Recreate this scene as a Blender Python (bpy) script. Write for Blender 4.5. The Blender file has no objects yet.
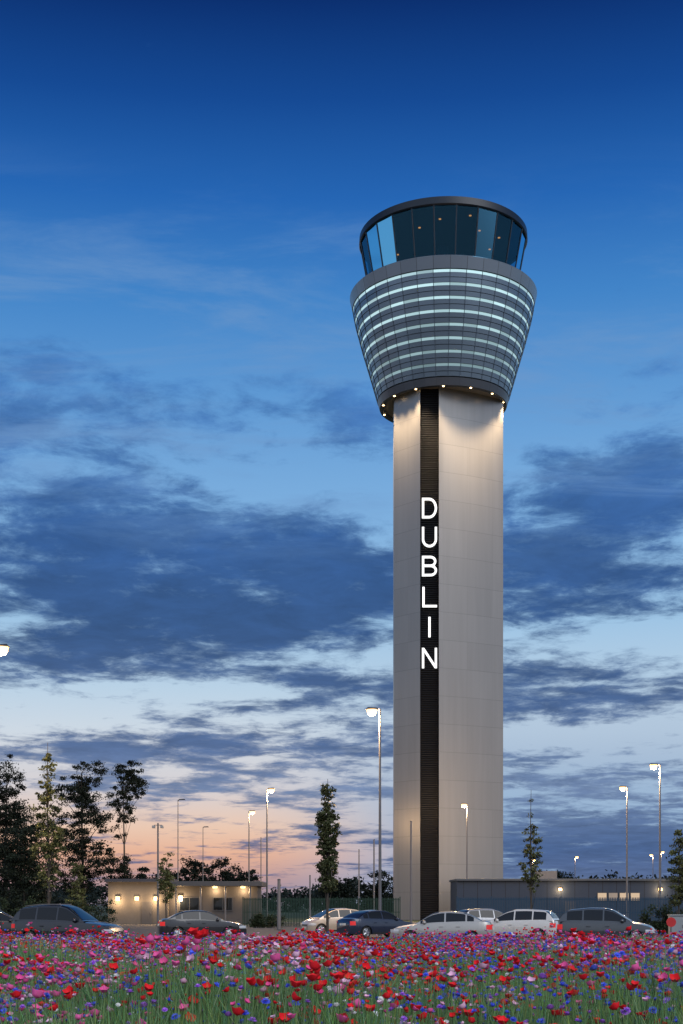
import bpy, bmesh, math, random
import numpy as np
from mathutils import Vector, Matrix
random.seed(7); RNG = np.random.default_rng(11)
C = bpy.context.scene.collection
F = 1390.0; HZ = 905.0; CX = 341.5; CAMH = 1.8
def at(px, py, D): return Vector(((px-CX)*D/F, D, CAMH+(HZ-py)*D/F))
def lin(r, g, b):
    f = lambda c: (c/255)/12.92 if c/255 <= .04045 else (((c/255)+.055)/1.055)**2.4
    return (f(r), f(g), f(b), 1)

# ------------------------------------------------------------------ materials
def newmat(name):
    m = bpy.data.materials.new(name); m.use_nodes = True
    nt = m.node_tree; b = nt.nodes['Principled BSDF']
    return m, nt, b
class NT:
    def __init__(s, nt): s.nt = nt
    def _in(s, n, i, v):
        if v is None: return
        if isinstance(v, bpy.types.NodeSocket): s.nt.links.new(v, n.inputs[i])
        else: n.inputs[i].default_value = v
    def m(s, op, a, b=None, c=None, clamp=False):
        n = s.nt.nodes.new('ShaderNodeMath'); n.operation = op; n.use_clamp = clamp
        s._in(n, 0, a); s._in(n, 1, b); s._in(n, 2, c); return n.outputs[0]
    def noise(s, vec, scale, detail=4, rough=.5, dist=0):
        n = s.nt.nodes.new('ShaderNodeTexNoise'); s._in(n, 'Vector', vec)
        n.inputs['Scale'].default_value = scale; n.inputs['Detail'].default_value = detail
        n.inputs['Roughness'].default_value = rough; n.inputs['Distortion'].default_value = dist
        return n.outputs['Fac']
    def mix(s, f, a, b, blend='MIX'):
        n = s.nt.nodes.new('ShaderNodeMix'); n.data_type = 'RGBA'; n.blend_type = blend
        s._in(n, 0, f); s._in(n, 6, a); s._in(n, 7, b); return n.outputs[2]
    def ramp(s, f, stops):
        n = s.nt.nodes.new('ShaderNodeValToRGB'); e = n.color_ramp.elements
        while len(e) < len(stops): e.new(0.5)
        for i, (p, c) in enumerate(stops): e[i].position = p; e[i].color = c
        s._in(n, 0, f); return n.outputs[0]
    def sep(s, v):
        n = s.nt.nodes.new('ShaderNodeSeparateXYZ'); s._in(n, 0, v); return n.outputs
    def comb(s, x, y, z):
        n = s.nt.nodes.new('ShaderNodeCombineXYZ'); s._in(n, 0, x); s._in(n, 1, y); s._in(n, 2, z); return n.outputs[0]
    def smooth(s, x, a, b):
        n = s.nt.nodes.new('ShaderNodeMapRange'); n.interpolation_type = 'SMOOTHSTEP'
        s._in(n, 0, x); n.inputs[1].default_value = a; n.inputs[2].default_value = b
        n.inputs[3].default_value = 0; n.inputs[4].default_value = 1; return n.outputs[0]
    def coord(s, which='Object'):
        return s.nt.nodes.new('ShaderNodeTexCoord').outputs[which]
def mat(name, col, rough=.6, metal=0, var=.15, scale=3, bump=0, coat=0, spec=None):
    m, nt, b = newmat(name); n = NT(nt); o = n.coord()
    f = n.noise(o, scale, 5, .6)
    lo = tuple(c*(1-var) for c in col[:3])+(1,); hi = tuple(min(1, c*(1+var)) for c in col[:3])+(1,)
    nt.links.new(n.mix(f, lo, hi), b.inputs['Base Color'])
    b.inputs['Roughness'].default_value = rough; b.inputs['Metallic'].default_value = metal
    if coat: b.inputs['Coat Weight'].default_value = coat; b.inputs['Coat Roughness'].default_value = .04
    if spec is not None: b.inputs['Specular IOR Level'].default_value = spec
    if bump:
        bn = nt.nodes.new('ShaderNodeBump'); bn.inputs['Strength'].default_value = bump
        nt.links.new(n.noise(o, scale*6, 6, .6), bn.inputs['Height']); nt.links.new(bn.outputs[0], b.inputs['Normal'])
    return m
def emit(name, col, strength):
    m, nt, b = newmat(name)
    b.inputs['Base Color'].default_value = (.3, .25, .2, 1)
    b.inputs['Emission Color'].default_value = col if len(col) == 4 else (*col, 1)
    b.inputs['Emission Strength'].default_value = strength
    m.cycles.emission_sampling = 'NONE'; return m
def attrmat(name, rough=.6):
    m, nt, b = newmat(name)
    a = nt.nodes.new('ShaderNodeAttribute'); a.attribute_name = 'col'
    nt.links.new(a.outputs['Color'], b.inputs['Base Color']); b.inputs['Roughness'].default_value = rough
    b.inputs['Specular IOR Level'].default_value = .15; return m

# ------------------------------------------------------------------ mesh helpers
def tag(o, label=None, cat=None, group=None, kind=None):
    if label: o['label'] = label
    if cat: o['category'] = cat
    if group: o['group'] = group
    if kind: o['kind'] = kind
    return o
def empty(name, loc, rz=0, label=None, cat=None, group=None):
    o = bpy.data.objects.new(name, None); C.objects.link(o); o.location = loc; o.rotation_euler = (0, 0, rz)
    o.empty_display_size = .2
    return tag(o, label, cat, group)
def link(name, me, m, parent=None, smooth=None):
    o = bpy.data.objects.new(name, me); C.objects.link(o)
    if m is not None:
        for x in (m if isinstance(m, (list, tuple)) else [m]): me.materials.append(x)
    if parent is not None: o.parent = parent
    if smooth:
        me.shade_smooth(); me.set_sharp_from_angle(angle=math.radians(smooth))
    return o
class MB:
    def __init__(s): s.v = []; s.f = []
    def add(s, vs, fs):
        k = len(s.v); s.v += [tuple(v) for v in vs]; s.f += [tuple(i+k for i in f) for f in fs]; return s
    def box(s, c, d, rz=0):
        x, y, z = d[0]/2, d[1]/2, d[2]/2; R = Matrix.Rotation(rz, 3, 'Z'); c = Vector(c)
        vs = [c+R @ Vector(p) for p in ((-x,-y,-z),(x,-y,-z),(x,y,-z),(-x,y,-z),(-x,-y,z),(x,-y,z),(x,y,z),(-x,y,z))]
        return s.add(vs, [(3,2,1,0),(4,5,6,7),(0,1,5,4),(1,2,6,5),(2,3,7,6),(3,0,4,7)])
    def tube(s, pts, rad, n=8, cap=True):
        pts = [Vector(p) for p in pts]; vs = []; fs = []
        for i, p in enumerate(pts):
            d = (pts[min(i+1, len(pts)-1)]-pts[max(i-1, 0)]).normalized()
            a = d.cross(Vector((0, 0, 1)) if abs(d.z) < .9 else Vector((1, 0, 0))).normalized(); b = d.cross(a)
            r = rad[i] if isinstance(rad, (list, tuple)) else rad
            for k in range(n):
                t = 2*math.pi*k/n; vs.append(p+r*(math.cos(t)*a+math.sin(t)*b))
        for i in range(len(pts)-1):
            for k in range(n):
                fs.append((i*n+k, i*n+(k+1) % n, (i+1)*n+(k+1) % n, (i+1)*n+k))
        if cap: fs.append(tuple(range(n-1, -1, -1))); fs.append(tuple((len(pts)-1)*n+k for k in range(n)))
        return s.add(vs, fs)
    def lathe(s, prof, n=48, M=None, a0=0, closed=False):
        vs = []; fs = []
        for r, z in prof:
            for k in range(n):
                t = a0+2*math.pi*k/n; v = Vector((r*math.cos(t), r*math.sin(t), z)); vs.append(M @ v if M else v)
        m = len(prof)
        for i in range(m if closed else m-1):
            j = (i+1) % m
            for k in range(n): fs.append((i*n+k, i*n+(k+1) % n, j*n+(k+1) % n, j*n+k))
        return s.add(vs, fs)
    def grid(s, P):
        nu = len(P); nv = len(P[0]); vs = [p for r in P for p in r]
        return s.add(vs, [(i*nv+j, (i+1)*nv+j, (i+1)*nv+j+1, i*nv+j+1) for i in range(nu-1) for j in range(nv-1)])
    def build(s, name, m, parent=None, smooth=None, bevel=0):
        me = bpy.data.meshes.new(name); me.from_pydata(s.v, [], s.f); me.update()
        bm = bmesh.new(); bm.from_mesh(me)
        bmesh.ops.recalc_face_normals(bm, faces=bm.faces)
        if bevel: bmesh.ops.bevel(bm, geom=list(bm.edges), offset=bevel, segments=2, affect='EDGES', profile=.5)
        bm.to_mesh(me); bm.free()
        return link(name, me, m, parent, smooth)
def fastmesh(name, V, T, col, m, parent=None):
    me = bpy.data.meshes.new(name); V = np.asarray(V, np.float32); T = np.asarray(T, np.int32); k = T.shape[1]
    me.vertices.add(len(V)); me.vertices.foreach_set('co', V.ravel())
    me.loops.add(T.size); me.loops.foreach_set('vertex_index', T.ravel())
    me.polygons.add(len(T)); me.polygons.foreach_set('loop_start', np.arange(0, T.size, k, dtype=np.int32))
    me.update(calc_edges=True); me.validate()
    if col is not None:
        a = me.attributes.new('col', 'FLOAT_COLOR', 'POINT')
        c4 = np.ones((len(V), 4), np.float32); c4[:, :3] = col; a.data.foreach_set('color', c4.ravel())
    return link(name, me, m, parent)
def lamp(name, kind, loc, energy, col, parent, size=.15, **kw):
    l = bpy.data.lights.new(name, kind); l.energy = energy; l.color = col; l.shadow_soft_size = size
    for k, v in kw.items(): setattr(l, k, v)
    o = bpy.data.objects.new(name, l); C.objects.link(o); o.location = loc; o.parent = parent; return o

# ------------------------------------------------------------------ camera
cam = bpy.data.cameras.new('camera'); co = bpy.data.objects.new('camera', cam); C.objects.link(co)
co.location = (0, 0, CAMH); co.rotation_euler = (math.pi/2, 0, 0)
cam.sensor_fit = 'VERTICAL'; cam.sensor_height = 36; cam.lens = F/1024*36; cam.shift_y = (HZ-512)/1024
cam.clip_end = 20000; cam.clip_start = .1
S = bpy.context.scene; S.camera = co
S.view_settings.view_transform = 'Standard'; S.view_settings.look = 'None'; S.view_settings.exposure = 0

# ------------------------------------------------------------------ dusk sky
w = bpy.data.worlds.new('World'); S.world = w; w.use_nodes = True
w.cycles.sampling_method = 'MANUAL'; w.cycles.sample_map_resolution = 256
nt = w.node_tree; n = NT(nt); bg = nt.nodes['Background']
d = n.coord('Generated'); x, y, z = n.sep(d)
hor = n.m('SQRT', n.m('ADD', n.m('MULTIPLY', x, x), n.m('MULTIPLY', y, y)))
t = n.m('DIVIDE', z, n.m('MAXIMUM', hor, .001)); az = n.m('ARCTAN2', x, y)
T = lambda py: (HZ-py)/F
tt = n.m('DIVIDE', t, .8, clamp=True)
stops = [(905,(150,138,154)),(880,(186,150,150)),(855,(230,178,150)),(828,(234,200,178)),(790,(214,208,210)),(735,(206,217,228)),(690,(186,210,230)),
         (620,(156,195,228)),(520,(128,177,223)),(400,(96,154,212)),(300,(66,132,200)),(200,(38,102,180)),(100,(22,74,148)),(0,(12,48,112)),(-150,(10,38,92))]
base = n.ramp(tt, [(max(0, T(p)/.8), lin(*c)) for p, c in stops])
def gauss(px, py, sx, sy, amp):
    a = n.m('MULTIPLY', n.m('SUBTRACT', az, (px-CX)/F), F/sx*.7071); b = n.m('MULTIPLY', n.m('SUBTRACT', t, T(py)), F/sy*.7071)
    q = n.m('MULTIPLY_ADD', a, a, n.m('MULTIPLY', b, b))
    return n.m('MULTIPLY', n.m('EXPONENT', n.m('MULTIPLY', q, -1)), amp)
cool = n.m('MULTIPLY', n.smooth(az, -.08, .10), n.m('SUBTRACT', 1, n.smooth(t, .06, .2)))
base = n.mix(n.m('MULTIPLY', cool, .95), base, lin(148, 180, 212))
zz = n.m('ADD', n.m('MAXIMUM', z, 0), .1)
P = n.comb(n.m('MULTIPLY', n.m('DIVIDE', x, zz), 1.15), n.m('MULTIPLY', n.m('DIVIDE', y, zz), 1.16), .37)
nz = n.noise(P, 2.6, 8, .62, .25)
nz2 = n.noise(P, 7.5, 7, .66, .35)
banks = [(30,410,70,26,.20),(60,495,100,38,.30),(200,530,110,32,.28),(340,560,70,34,.30),(90,600,170,42,.38),(270,615,150,32,.36),(60,662,130,20,.28),
         (330,690,110,16,.26),(280,747,150,17,.42),(70,718,110,9,-.24),(205,692,80,7,-.34),(335,660,40,7,-.28),(170,556,60,8,-.18),(250,474,70,16,-.02),(80,748,110,11,.24),
         (600,570,120,46,.40),(620,500,90,20,.26),(620,645,100,11,-.46),(600,692,110,20,.40),(540,668,40,7,-.1),
         (610,738,100,9,-.28),(600,780,110,15,.26),(610,808,90,6,-.08),(620,842,110,24,.72),(600,878,120,12,.35),(250,792,110,8,.32),(60,785,90,9,.30),(150,832,90,7,-.12),(280,838,110,7,.2),(640,310,80,22,.10),(640,430,70,34,.16),(330,420,90,30,.14)]
G = None
for b in banks:
    g = gauss(*b); G = g if G is None else n.m('ADD', G, g)
dens = n.m('ADD', n.m('ADD', n.m('MULTIPLY_ADD', n.m('SUBTRACT', nz, .5), 1.8, .46), G), n.m('MULTIPLY', n.m('SUBTRACT', nz2, .5), .95))
lift = n.m('MULTIPLY', n.smooth(t, .36, .50), .34)
dens = n.m('SUBTRACT', dens, lift)
cl = n.smooth(dens, .46, .80)
ccol = n.ramp(tt, [(T(905)/.8, lin(96,110,146)), (T(850)/.8, lin(68,94,140)), (T(790)/.8, lin(104,126,164)), (T(745)/.8, lin(72,100,146)),
                   (T(640)/.8, lin(46,80,131)), (T(540)/.8, lin(47,87,146)), (T(440)/.8, lin(66,112,174)), (T(300)/.8, lin(64,124,194))])
shade = n.m('ADD', .46, n.m('MULTIPLY', n.noise(P, 5, 8, .66, .3), 1.08))
cc = n.mix(1, ccol, n.comb(shade, shade, shade), 'MULTIPLY')
cc = n.mix(n.m('SUBTRACT', 1, n.smooth(dens, .57, .98)), cc, n.mix(.37, cc, base))
sky = n.mix(n.m('MULTIPLY', cl, .95), base, cc)
P3 = n.comb(n.m('MULTIPLY', n.m('DIVIDE', x, zz), .8), n.m('MULTIPLY', n.m('DIVIDE', y, zz), 2.0), 4.1)
wz = n.smooth(n.noise(P3, 2.4, 8, .66, .5), .43, .70)
wband = n.m('MULTIPLY', n.smooth(t, .22, .33), n.m('SUBTRACT', 1, n.smooth(t, .43, .55)))
sky = n.mix(n.m('MULTIPLY', n.m('MULTIPLY', wz, wband), .62), sky, lin(112, 152, 200))
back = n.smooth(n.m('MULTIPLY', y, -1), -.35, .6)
backcol = n.ramp(n.m('MULTIPLY', z, 1, clamp=True), [(0, (.62, .68, .80, 1)), (.35, (.66, .76, .96, 1)), (1, (.36, .52, .85, 1))])  # extra sky brightness added behind the camera to light the tower front
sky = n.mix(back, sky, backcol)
below = n.smooth(z, -.02, .0)
sky = n.mix(below, (.03, .035, .04, 1), sky)
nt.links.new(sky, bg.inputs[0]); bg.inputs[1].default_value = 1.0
sl = bpy.data.lights.new('fill_sun', 'SUN'); sl.energy = 1.3; sl.angle = math.radians(40); sl.color = (1, .98, .96)  # added soft fill from behind the camera, brightens flowers and tower; no visible source
so = bpy.data.objects.new('fill_sun', sl); C.objects.link(so); so.rotation_euler = (math.radians(50), 0, math.radians(38))

# ------------------------------------------------------------------ shared materials
WARM = (1, .62, .30)
asphalt = mat('asphalt', (.055, .055, .057), .85, var=.35, scale=1.5, bump=.3)
turf = mat('turf', (.035, .05, .022), .95, var=.5, scale=.4)
soil = mat('meadow_soil', (.045, .075, .024), .95, var=.5, scale=2)
kerbm = mat('kerb_concrete', (.33, .32, .30), .8)
paint = mat('road_paint', (.7, .7, .68), .7)
galv = mat('galvanised_steel', (.14, .14, .15), .45, .5)
darksteel = mat('dark_steel', (.06, .065, .075), .5, .4)
lens = emit('lamp_lens', (1, .58, .21), 4.0)
black = mat('black_plastic', (.02, .02, .022), .5)
leafm = attrmat('leaves', .6)
petalm = attrmat('petals', .6)
bark = mat('bark', (.05, .042, .035), .9, var=.4, scale=8, bump=.4)
glassdark = mat('car_glass', (.006, .008, .011), .03, var=.1, spec=.35)

# ------------------------------------------------------------------ ground
def sheet(name, x0, x1, y0, y1, zz, m, nx=1, ny=1, zf=None):
    b = MB(); b.grid([[(x0+(x1-x0)*i/nx, y0+(y1-y0)*j/ny, zz if zf is None else zf(x0+(x1-x0)*i/nx, y0+(y1-y0)*j/ny)) for j in range(ny+1)] for i in range(nx+1)])
    o = b.build(name, m, smooth=60 if zf else None); return tag(o, kind='structure')
YE = 53.5
sheet('ground', -4000, 4000, -300, 9000, -.03, turf)
sheet('car_park', -70, 70, YE+.6, 122, 0, asphalt)
sheet('access_road', -70, 70, 122, 146, .004, mat('road_asphalt', (.075, .072, .07), .8, var=.3, scale=1, bump=.2))
def sst(a, b, v): v = np.clip((v-a)/(b-a), 0, 1); return v*v*(3-2*v)
def zg(x, y): return .02+.31*(1-sst(8, 44, y))+.04*np.sin(x*.5+1)*np.sin(y*.23)*(1-sst(38, 53, y))
sheet('meadow_ground', -40, 40, -6, YE+.3, 0, soil, 80, 60, lambda a, b: float(zg(a, b)))
tag(MB().box((0, YE+.45, .05), (140, .3, .16)).build('kerb', kerbm, bevel=.02), kind='structure')
for i in range(24):
    tag(MB().grid([[(-34+i*2.8, 60, .006), (-34+i*2.8, 65.5, .006)], [(-33.88+i*2.8, 60, .006), (-33.88+i*2.8, 65.5, .006)]]).build('parking_line', paint), kind='structure')

# ------------------------------------------------------------------ control tower
AX = (443-CX)*170/F; TY = 170.0
tower = empty('control_tower', (AX, TY, 0), 0, 'tall pale airport control tower with flared louvred head and lit name down its dark strip', 'control tower')
def shaftmat():
    m, nt, b = newmat('shaft_cladding'); n = NT(nt); o = n.coord(); x, y, z = n.sep(o)
    row = n.m('DIVIDE', z, 3.3); fr = n.m('FRACT', row); fl = n.m('FLOOR', row)
    ln = n.m('LESS_THAN', fr, .016)
    ang = n.m('DIVIDE', n.m('SUBTRACT', x, n.m('MULTIPLY', y, .45)), 2.35); ln2 = n.m('LESS_THAN', n.m('FRACT', ang), .014)
    wn = nt.nodes.new('ShaderNodeTexWhiteNoise'); wn.noise_dimensions = '2D'
    nt.links.new(n.comb(fl, n.m('FLOOR', ang), 0), wn.inputs['Vector'])
    v = n.m('ADD', .205, n.m('ADD', n.m('MULTIPLY', wn.outputs[0], .016), n.m('MULTIPLY', n.noise(n.comb(n.m('MULTIPLY', x, 1.2), n.m('MULTIPLY', y, 1.2), n.m('MULTIPLY', z, .06)), 1, 5, .6), .07)))
    c = n.comb(v, n.m('MULTIPLY', v, .995), n.m('MULTIPLY', v, .99))
    c = n.mix(n.m('MULTIPLY', ln, .36), c, (.07, .07, .075, 1)); c = n.mix(n.m('MULTIPLY', ln2, .14), c, (.08, .08, .08, 1))
    nt.links.new(c, b.inputs['Base Color']); b.inputs['Roughness'].default_value = .36; b.inputs['Metallic'].default_value = .5
    return m
shm = shaftmat()
def spline(pts, k=8):
    out = []; P = [Vector((*p, 0)) for p in pts]; P = [P[0]*2-P[1]]+P+[P[-1]*2-P[-2]]
    for i in range(1, len(P)-2):
        for j in range(k):
            u = j/k; a, b, c, d = P[i-1], P[i], P[i+1], P[i+2]
            out.append(.5*((2*b)+(c-a)*u+(2*a-5*b+4*c-d)*u*u+(3*b-a-3*c+d)*u**3))
    out.append(P[-2]); return out
SH = 62.9
def shell(front, rear, name):
    pl = spline(front)+spline(rear)[1:]; b = MB()
    b.grid([[(p.x, p.y, z) for z in np.linspace(0, SH, 20)] for p in pl])
    p0 = pl[0]; b.add([(p0.x, p0.y, 0), (p0.x, p0.y+.7, 0), (p0.x, p0.y+.7, SH), (p0.x, p0.y, SH)], [(0,1,2,3)])
    b.build(name, shm, tower, smooth=20)
shell([(-.95,-6.5),(3.08,-4.6),(7.1,-2.2)], [(7.1,-2.2),(6.6,2.2),(4.8,4.8),(1.5,6.2),(-.8,6.3)], 'shaft_shell')
shell([(-3.15,-6.35),(-4.62,-4.7),(-6.1,-3.0)], [(-6.1,-3.0),(-6.0,1),(-5,4),(-3,5.7),(-.9,6.3)], 'shaft_shell')
lv = MB(); lv.box((-2.05, -5.75, SH/2), (2.3, .1, SH))
for i in range(int(SH/.26)-1):
    z0 = .2+i*.26
    lv.add([(-3.12,-6.1,z0),(-.98,-6.1,z0),(-.98,-5.9,z0+.17),(-3.12,-5.9,z0+.17),(-3.12,-6.1,z0-.03),(-.98,-6.1,z0-.03)], [(0,1,2,3),(4,5,1,0)])
lv.build('louvre_strip', mat('louvre_metal', (.010, .011, .014), .55, .1, spec=.2), tower)
letm = emit('letter_light', (.95, .98, 1), 1.4)
LW, LH, LS = 1.76, 2.38, .25
def arc(cx, cz, rx, rz, a0, a1, k=14): return [(cx+rx*math.cos(math.radians(a0+(a1-a0)*i/k)), cz+rz*math.sin(math.radians(a0+(a1-a0)*i/k))) for i in range(k+1)]
hx, hz, e = LW/2-LS/2, LH/2-LS/2, LS/2
GL = {'D': [[(-hx,-hz-e),(-hx,hz+e)], [(-hx+e,hz)]+arc(-.05,0,hx+.05,hz,90,-90,20)+[(-hx+e,-hz)]],
      'U': [[(-hx,hz+e),(-hx,-.25)]+arc(0,-.25,hx,hz-.25,180,360,20)+[(hx,hz+e)]],
      'B': [[(-hx,-hz-e),(-hx,hz+e)], [(-hx+e,hz)]+arc(.12,hz/2+.02,hx-.2,hz/2-.02,90,-90,14)+[(-hx+e,.04)], [(-hx+e,.035)]+arc(.12,-hz/2+.02,hx-.12,hz/2+.015,90,-90,14)+[(-hx+e,-hz)]],
      'L': [[(-hx+.05,-hz-e),(-hx+.05,hz+e)], [(-hx+.05+e,-hz),(hx+e,-hz)]],
      'I': [[(0,-hz-e),(0,hz+e)]],
      'N': [[(-hx,-hz-e),(-hx,hz+e)], [(-hx+.04,hz+e-.1),(hx-.04,-hz-e+.1)], [(hx,-hz-e),(hx,hz+e)]]}
for ch, py in zip('DUBLIN', (508, 537, 566, 597, 627, 658)):
    zc = CAMH+(HZ-py)*163.7/F; b = MB()
    for si, st in enumerate(GL[ch]):
        pts = [Vector((q[0], q[1])) for q in st]; rows_ = []
        for i, q in enumerate(pts):
            a = (pts[i]-pts[max(i-1, 0)]); c = (pts[min(i+1, len(pts)-1)]-pts[i])
            dd = ((a.normalized() if a.length > 1e-6 else Vector((0, 0)))+(c.normalized() if c.length > 1e-6 else Vector((0, 0)))).normalized()
            nn = Vector((-dd.y, dd.x))*LS/2
            y0 = -6.34-.004*si; y1 = -6.16
            A = q+nn; B_ = q-nn; X0 = -2.05
            rows_.append([(X0+A.x, y1, zc+A.y), (X0+A.x, y0, zc+A.y), (X0+B_.x, y0, zc+B_.y), (X0+B_.x, y1, zc+B_.y)])
        b.grid(rows_)
        for r_ in (rows_[0], rows_[-1]): b.add(r_, [(0,1,2,3)])
    b.build('letter', letm, tower)
prof = [(62.5,7.75),(63.4,8.0),(67,9.05),(70,9.95),(73,10.75),(74.6,11.08),(76,11.38)]
def RH(h): return float(np.interp(h, [p[0] for p in prof], [p[1] for p in prof]))
def clad(name, col, nseg, seam=.35, metal=.35, rough=.38):
    m, nt, b = newmat(name); n = NT(nt); o = n.coord(); x, y, z = n.sep(o)
    a = n.m('MULTIPLY', n.m('ARCTAN2', y, x), nseg/6.28318); ln = n.m('LESS_THAN', n.m('FRACT', a), .035)
    wn = nt.nodes.new('ShaderNodeTexWhiteNoise'); wn.noise_dimensions = '1D'; nt.links.new(n.m('FLOOR', a), wn.inputs['W'])
    v = n.m('ADD', .92, n.m('MULTIPLY', wn.outputs[0], .16)); c = n.mix(1, (*col, 1), n.comb(v, v, v), 'MULTIPLY')
    c = n.mix(n.m('MULTIPLY', ln, seam*2), c, (.05, .055, .06, 1))
    nt.links.new(c, b.inputs['Base Color']); b.inputs['Roughness'].default_value = rough; b.inputs['Metallic'].default_value = metal; return m
cl_band = clad('head_band', (.17, .205, .25), 36, rough=.3); cl_slat = clad('head_slat', (.135, .18, .23), 36, seam=.2, metal=.5, rough=.28); cl_dark = clad('head_fascia', (.08, .09, .11), 36)
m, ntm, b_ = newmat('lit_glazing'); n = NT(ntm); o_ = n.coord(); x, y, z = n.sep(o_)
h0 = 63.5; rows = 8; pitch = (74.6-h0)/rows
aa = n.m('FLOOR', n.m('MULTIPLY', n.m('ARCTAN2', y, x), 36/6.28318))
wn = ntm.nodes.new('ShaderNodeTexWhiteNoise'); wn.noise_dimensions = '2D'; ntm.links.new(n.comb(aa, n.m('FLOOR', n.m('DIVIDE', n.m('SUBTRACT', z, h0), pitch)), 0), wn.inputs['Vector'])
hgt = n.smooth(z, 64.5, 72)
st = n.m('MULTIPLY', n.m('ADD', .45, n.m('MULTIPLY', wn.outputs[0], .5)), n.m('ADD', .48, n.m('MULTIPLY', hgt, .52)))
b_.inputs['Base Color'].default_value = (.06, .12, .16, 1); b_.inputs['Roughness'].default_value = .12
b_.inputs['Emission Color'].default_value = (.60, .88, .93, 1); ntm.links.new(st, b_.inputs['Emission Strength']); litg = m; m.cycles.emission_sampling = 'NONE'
NS = 96
MB().lathe([(7.1,62.62),(7.2,62.5),(7.75,62.5),(8.0,63.35),(7.7,63.4)], NS).build('base_fascia', cl_dark, tower, smooth=30)
MB().lathe([(0.5,62.75),(7.4,62.75)], NS).build('soffit', mat('soffit_panel', (.22, .2, .18), .6), tower)
MB().lathe([(10.8,74.62),(11.10,74.64),(11.40,75.95),(11.3,76.05),(8.7,76.1)], NS).build('top_band', cl_band, tower, smooth=30)
MB().lathe([(RH(h)-.45, h) for h in (63.3, 67, 70, 73, 74.9)], NS).build('inner_drum', mat('drum_dark', (.03, .04, .055), .6), tower, smooth=60)
for k in range(rows):
    a = h0+k*pitch
    for (q0, q1) in ((-.02, .34), (.375, .73)):
        za, zb = a+q0*pitch, a+q1*pitch
        MB().lathe([(RH(za)-.2, za), (RH(za)+.02, za), (RH(zb)-.02, zb), (RH(zb)-.25, zb)], NS).build('louvre_band', cl_slat, tower, smooth=30)
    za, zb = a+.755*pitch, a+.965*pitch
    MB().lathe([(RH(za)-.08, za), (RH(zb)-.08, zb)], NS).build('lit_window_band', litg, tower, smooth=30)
finm = mat('fin_metal', (.09, .12, .155), .4, .4)
for k in range(36):
    a = 2*math.pi*k/36
    MB().tube([((RH(h)+.02)*math.cos(a), (RH(h)+.02)*math.sin(a), h) for h in (63.4, 67, 70, 73, 74.6)], .038, 4).build('vertical_fin', finm, tower)
NP = 24; gb, gt, rb, rt = 75.9, 82.4, 8.85, 10.06
m, ntm, b_ = newmat('control_room_glass')
tr = ntm.nodes.new('ShaderNodeBsdfTransparent'); tr.inputs[0].default_value = (.34, .62, .72, 1)
gl = ntm.nodes.new('ShaderNodeBsdfGlossy'); gl.inputs['Roughness'].default_value = .05; gl.inputs[0].default_value = (.15, .46, .70, 1)
fr = ntm.nodes.new('ShaderNodeFresnel'); fr.inputs[0].default_value = 1.68; mx = ntm.nodes.new('ShaderNodeMixShader')
ntm.links.new(fr.outputs[0], mx.inputs[0]); ntm.links.new(tr.outputs[0], mx.inputs[1]); ntm.links.new(gl.outputs[0], mx.inputs[2]); ntm.links.new(mx.outputs[0], ntm.nodes['Material Output'].inputs[0])
cabg = m; mull = mat('mullion_metal', (.02, .03, .045), .4, .3)
for k in range(NP):
    a0 = 2*math.pi*(k+.32)/NP; a1 = 2*math.pi*(k+1.32)/NP
    p = lambda a, r, h: (r*math.cos(a), r*math.sin(a), h)
    MB().add([p(a0, rb, gb), p(a1, rb, gb), p(a1, rt, gt), p(a0, rt, gt)], [(0,1,2,3)]).build('window_pane', cabg, tower)
    MB().tube([p(a0, rb+.02, gb), p(a0, rt+.02, gt)], .085, 6).build('mullion', mull, tower)
roofm = mat('roof_metal', (.010, .017, .028), .4, .2)
MB().lathe([(9.6,82.42),(10.14,82.36),(10.26,82.5),(10.22,83.3),(9.9,83.44),(0.01,83.75)], NS).build('roof', roofm, tower, smooth=30)
MB().lathe([(.01,82.3),(9.7,82.3)], NS).build('ceiling', mat('ceiling_dark', (.006, .018, .06), .7, spec=.1), tower)
MB().lathe([(.6,76),(.6,82.3)], 32).build('core', mat('core_dark', (.015, .025, .06), .7), tower)
MB().lathe([(7.4,76.1),(8.0,76.9),(7.9,77.0),(7.0,77.0),(6.8,76.1)], 48).build('control_desk', mat('desk', (.05, .04, .035), .6), tower)
rl = emit('ceiling_spot', (1, .26, .05), 1.4)
for k in range(14):
    a = 2*math.pi*k/14+.1; r = 5.8+(k % 3)*1.2
    MB().lathe([(.01,0),(.15,0),(.15,.06)], 10, Matrix.Translation((r*math.cos(a), r*math.sin(a), 82.23))).build('ceiling_lamp', rl, tower)
dlm = emit('downlight_lens', (1, .66, .32), 9)
for k in range(14):
    a = 2*math.pi*(k+.35)/14; Mx = Matrix.Translation((7.42*math.cos(a), 7.42*math.sin(a), 62.54))
    hsg = MB().lathe([(.17,-.03),(.2,.0),(.2,.1)], 12, Mx).build('downlight', darksteel, tower)
    MB().lathe([(.01,-.11),(.10,-.09),(.15,-.02)], 12, Mx).build('lens', dlm, hsg)
for k in range(32):
    a = 2*math.pi*(k+.35)/32
    lamp('downlight_beam', 'SPOT', (7.8*math.cos(a), 7.8*math.sin(a), 62.2), 9500, (1, .70, .40), tower, .3, spot_size=math.radians(68), spot_blend=1)

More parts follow.
